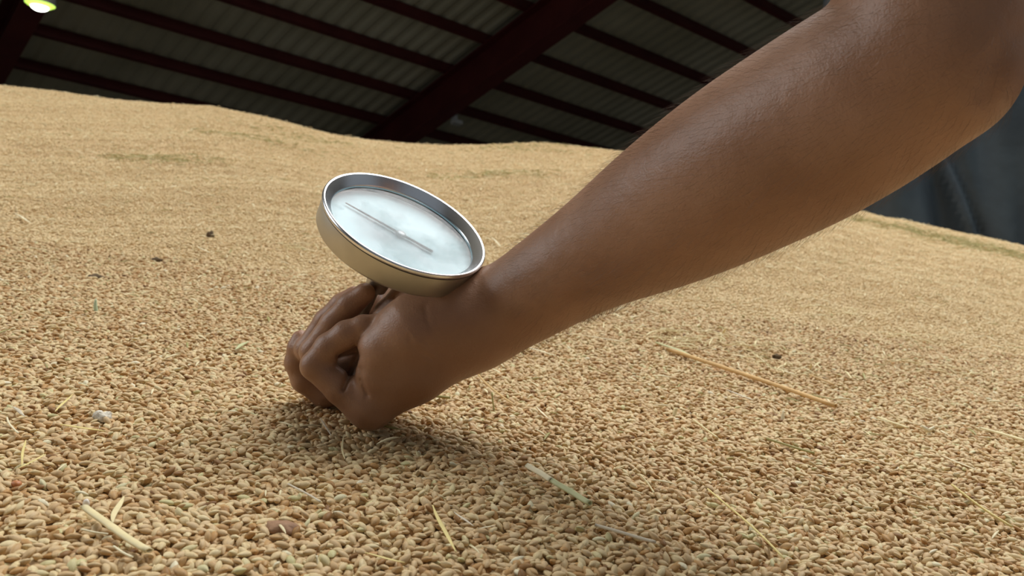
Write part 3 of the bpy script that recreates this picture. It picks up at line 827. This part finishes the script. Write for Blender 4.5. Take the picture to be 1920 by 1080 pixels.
clod(190, 786, 36, 22, M_fluff, 'chaff_fluff', 'greyish white tuft of fluff lying on the grain at the left', 'fluff', .3, 2)
clod(528, 996, 60, 24, M_husk, 'seed_husk', 'brown curled husk larger than the grains below the fist', 'husk', .18, 3)
clod(161, 950, 13, 19, M_pebble, 'peeled_grain', 'single white peeled grain above the thick bottom-left straw', 'grain', .04, 4)
clod(394, 442, 14, 15, M_clod, 'clod', 'dark clod on the left slope nearest to the dial', 'clod', .3, 5)
clod(293, 489, 18, 9, M_clod, 'clod', 'small dark greenish clod left of and below the one by the dial', 'clod', .3, 6)
clod(180, 521, 26, 9, M_clod, 'clod', 'flat dark clod furthest left on the slope', 'clod', .3, 7)
clod(1455, 672, 15, 13, M_clod, 'clod', 'dark clod right of the forearm above the longest straw', 'clod', .3, 8)
clod(30, 915, 20, 14, mat('red_grain', (.52, .20, .07), .5)[0], 'reddish_grain', 'reddish brown grain at the lower left edge', 'grain', .06, 9)

# small chaff too fine to count
def chaff_mesh(nm, m, wd=.14):
    me_ = grain_mesh(nm, 6, 5, 1.0, wd, wd * .5, 0, m, .05); return me_
ch = scatter(.30, 4.1, .036, [(.0045, .0075, 1.2)], .66, 21)
keep = rng.uniform(0, 1, len(ch)) < np.clip(.25 + ch[:, 1] * .40, 0, 1); ch = ch[keep]
M_ch = smat('chaff_straw', (.88, .77, .48))
grain_set('chaff', ch, rng.uniform(.006, .022, len(ch)) * np.clip(.5 + ch[:, 1] * .5, .6, 1.6), chaff_mesh('chaff_bit', M_ch), heap, 'fine pale chaff scattered among the grains', .10)
ch2 = scatter(.6, 4.0, .060, [(.004, .0065, 1.3)], .66, 22); ch2 = ch2[rng.uniform(0, 1, len(ch2)) < .55]
grain_set('dark_chaff', ch2, rng.uniform(.006, .020, len(ch2)), chaff_mesh('dark_chaff_bit', SM['olive']), heap, 'fine olive chaff scattered on the far slope', .10)

# tangles of olive and pale straw that gather in places on the heap
def tangle(spots, rad, n, lo, hi, m, nm, label):
    pts = []
    for px, py in spots:
        u0, v0 = hit(px, py); k = n
        a = rng.normal(0, rad * v0 / 3.5, (k, 2)) * [1.6, 1.0]
        pts.append(np.stack([u0 + a[:, 0], v0 + a[:, 1], rng.uniform(.004, .009, k)], 1))
    pts = np.concatenate(pts)
    grain_set(nm, pts, rng.uniform(lo, hi, len(pts)), chaff_mesh(nm + '_bit', m, .085), heap, label, .16)
tangle([(1602, 410), (1690, 430), (1752, 442), (1775, 452), (1850, 466), (1905, 482), (480, 262), (560, 258), (985, 278), (905, 330), (300, 300)], .085, 210, .012, .045, SM['olive'], 'olive_tangle', 'olive straw tangles near the crest of the heap')
tangle([(1215, 632), (1262, 650), (1320, 640), (1400, 662), (1700, 640), (1560, 590), (1480, 700), (860, 395), (560, 470), (250, 350), (1750, 700)], .06, 26, .010, .035, SM['cream'], 'pale_tangle', 'pale straw bits gathered on the heap beyond the hand')
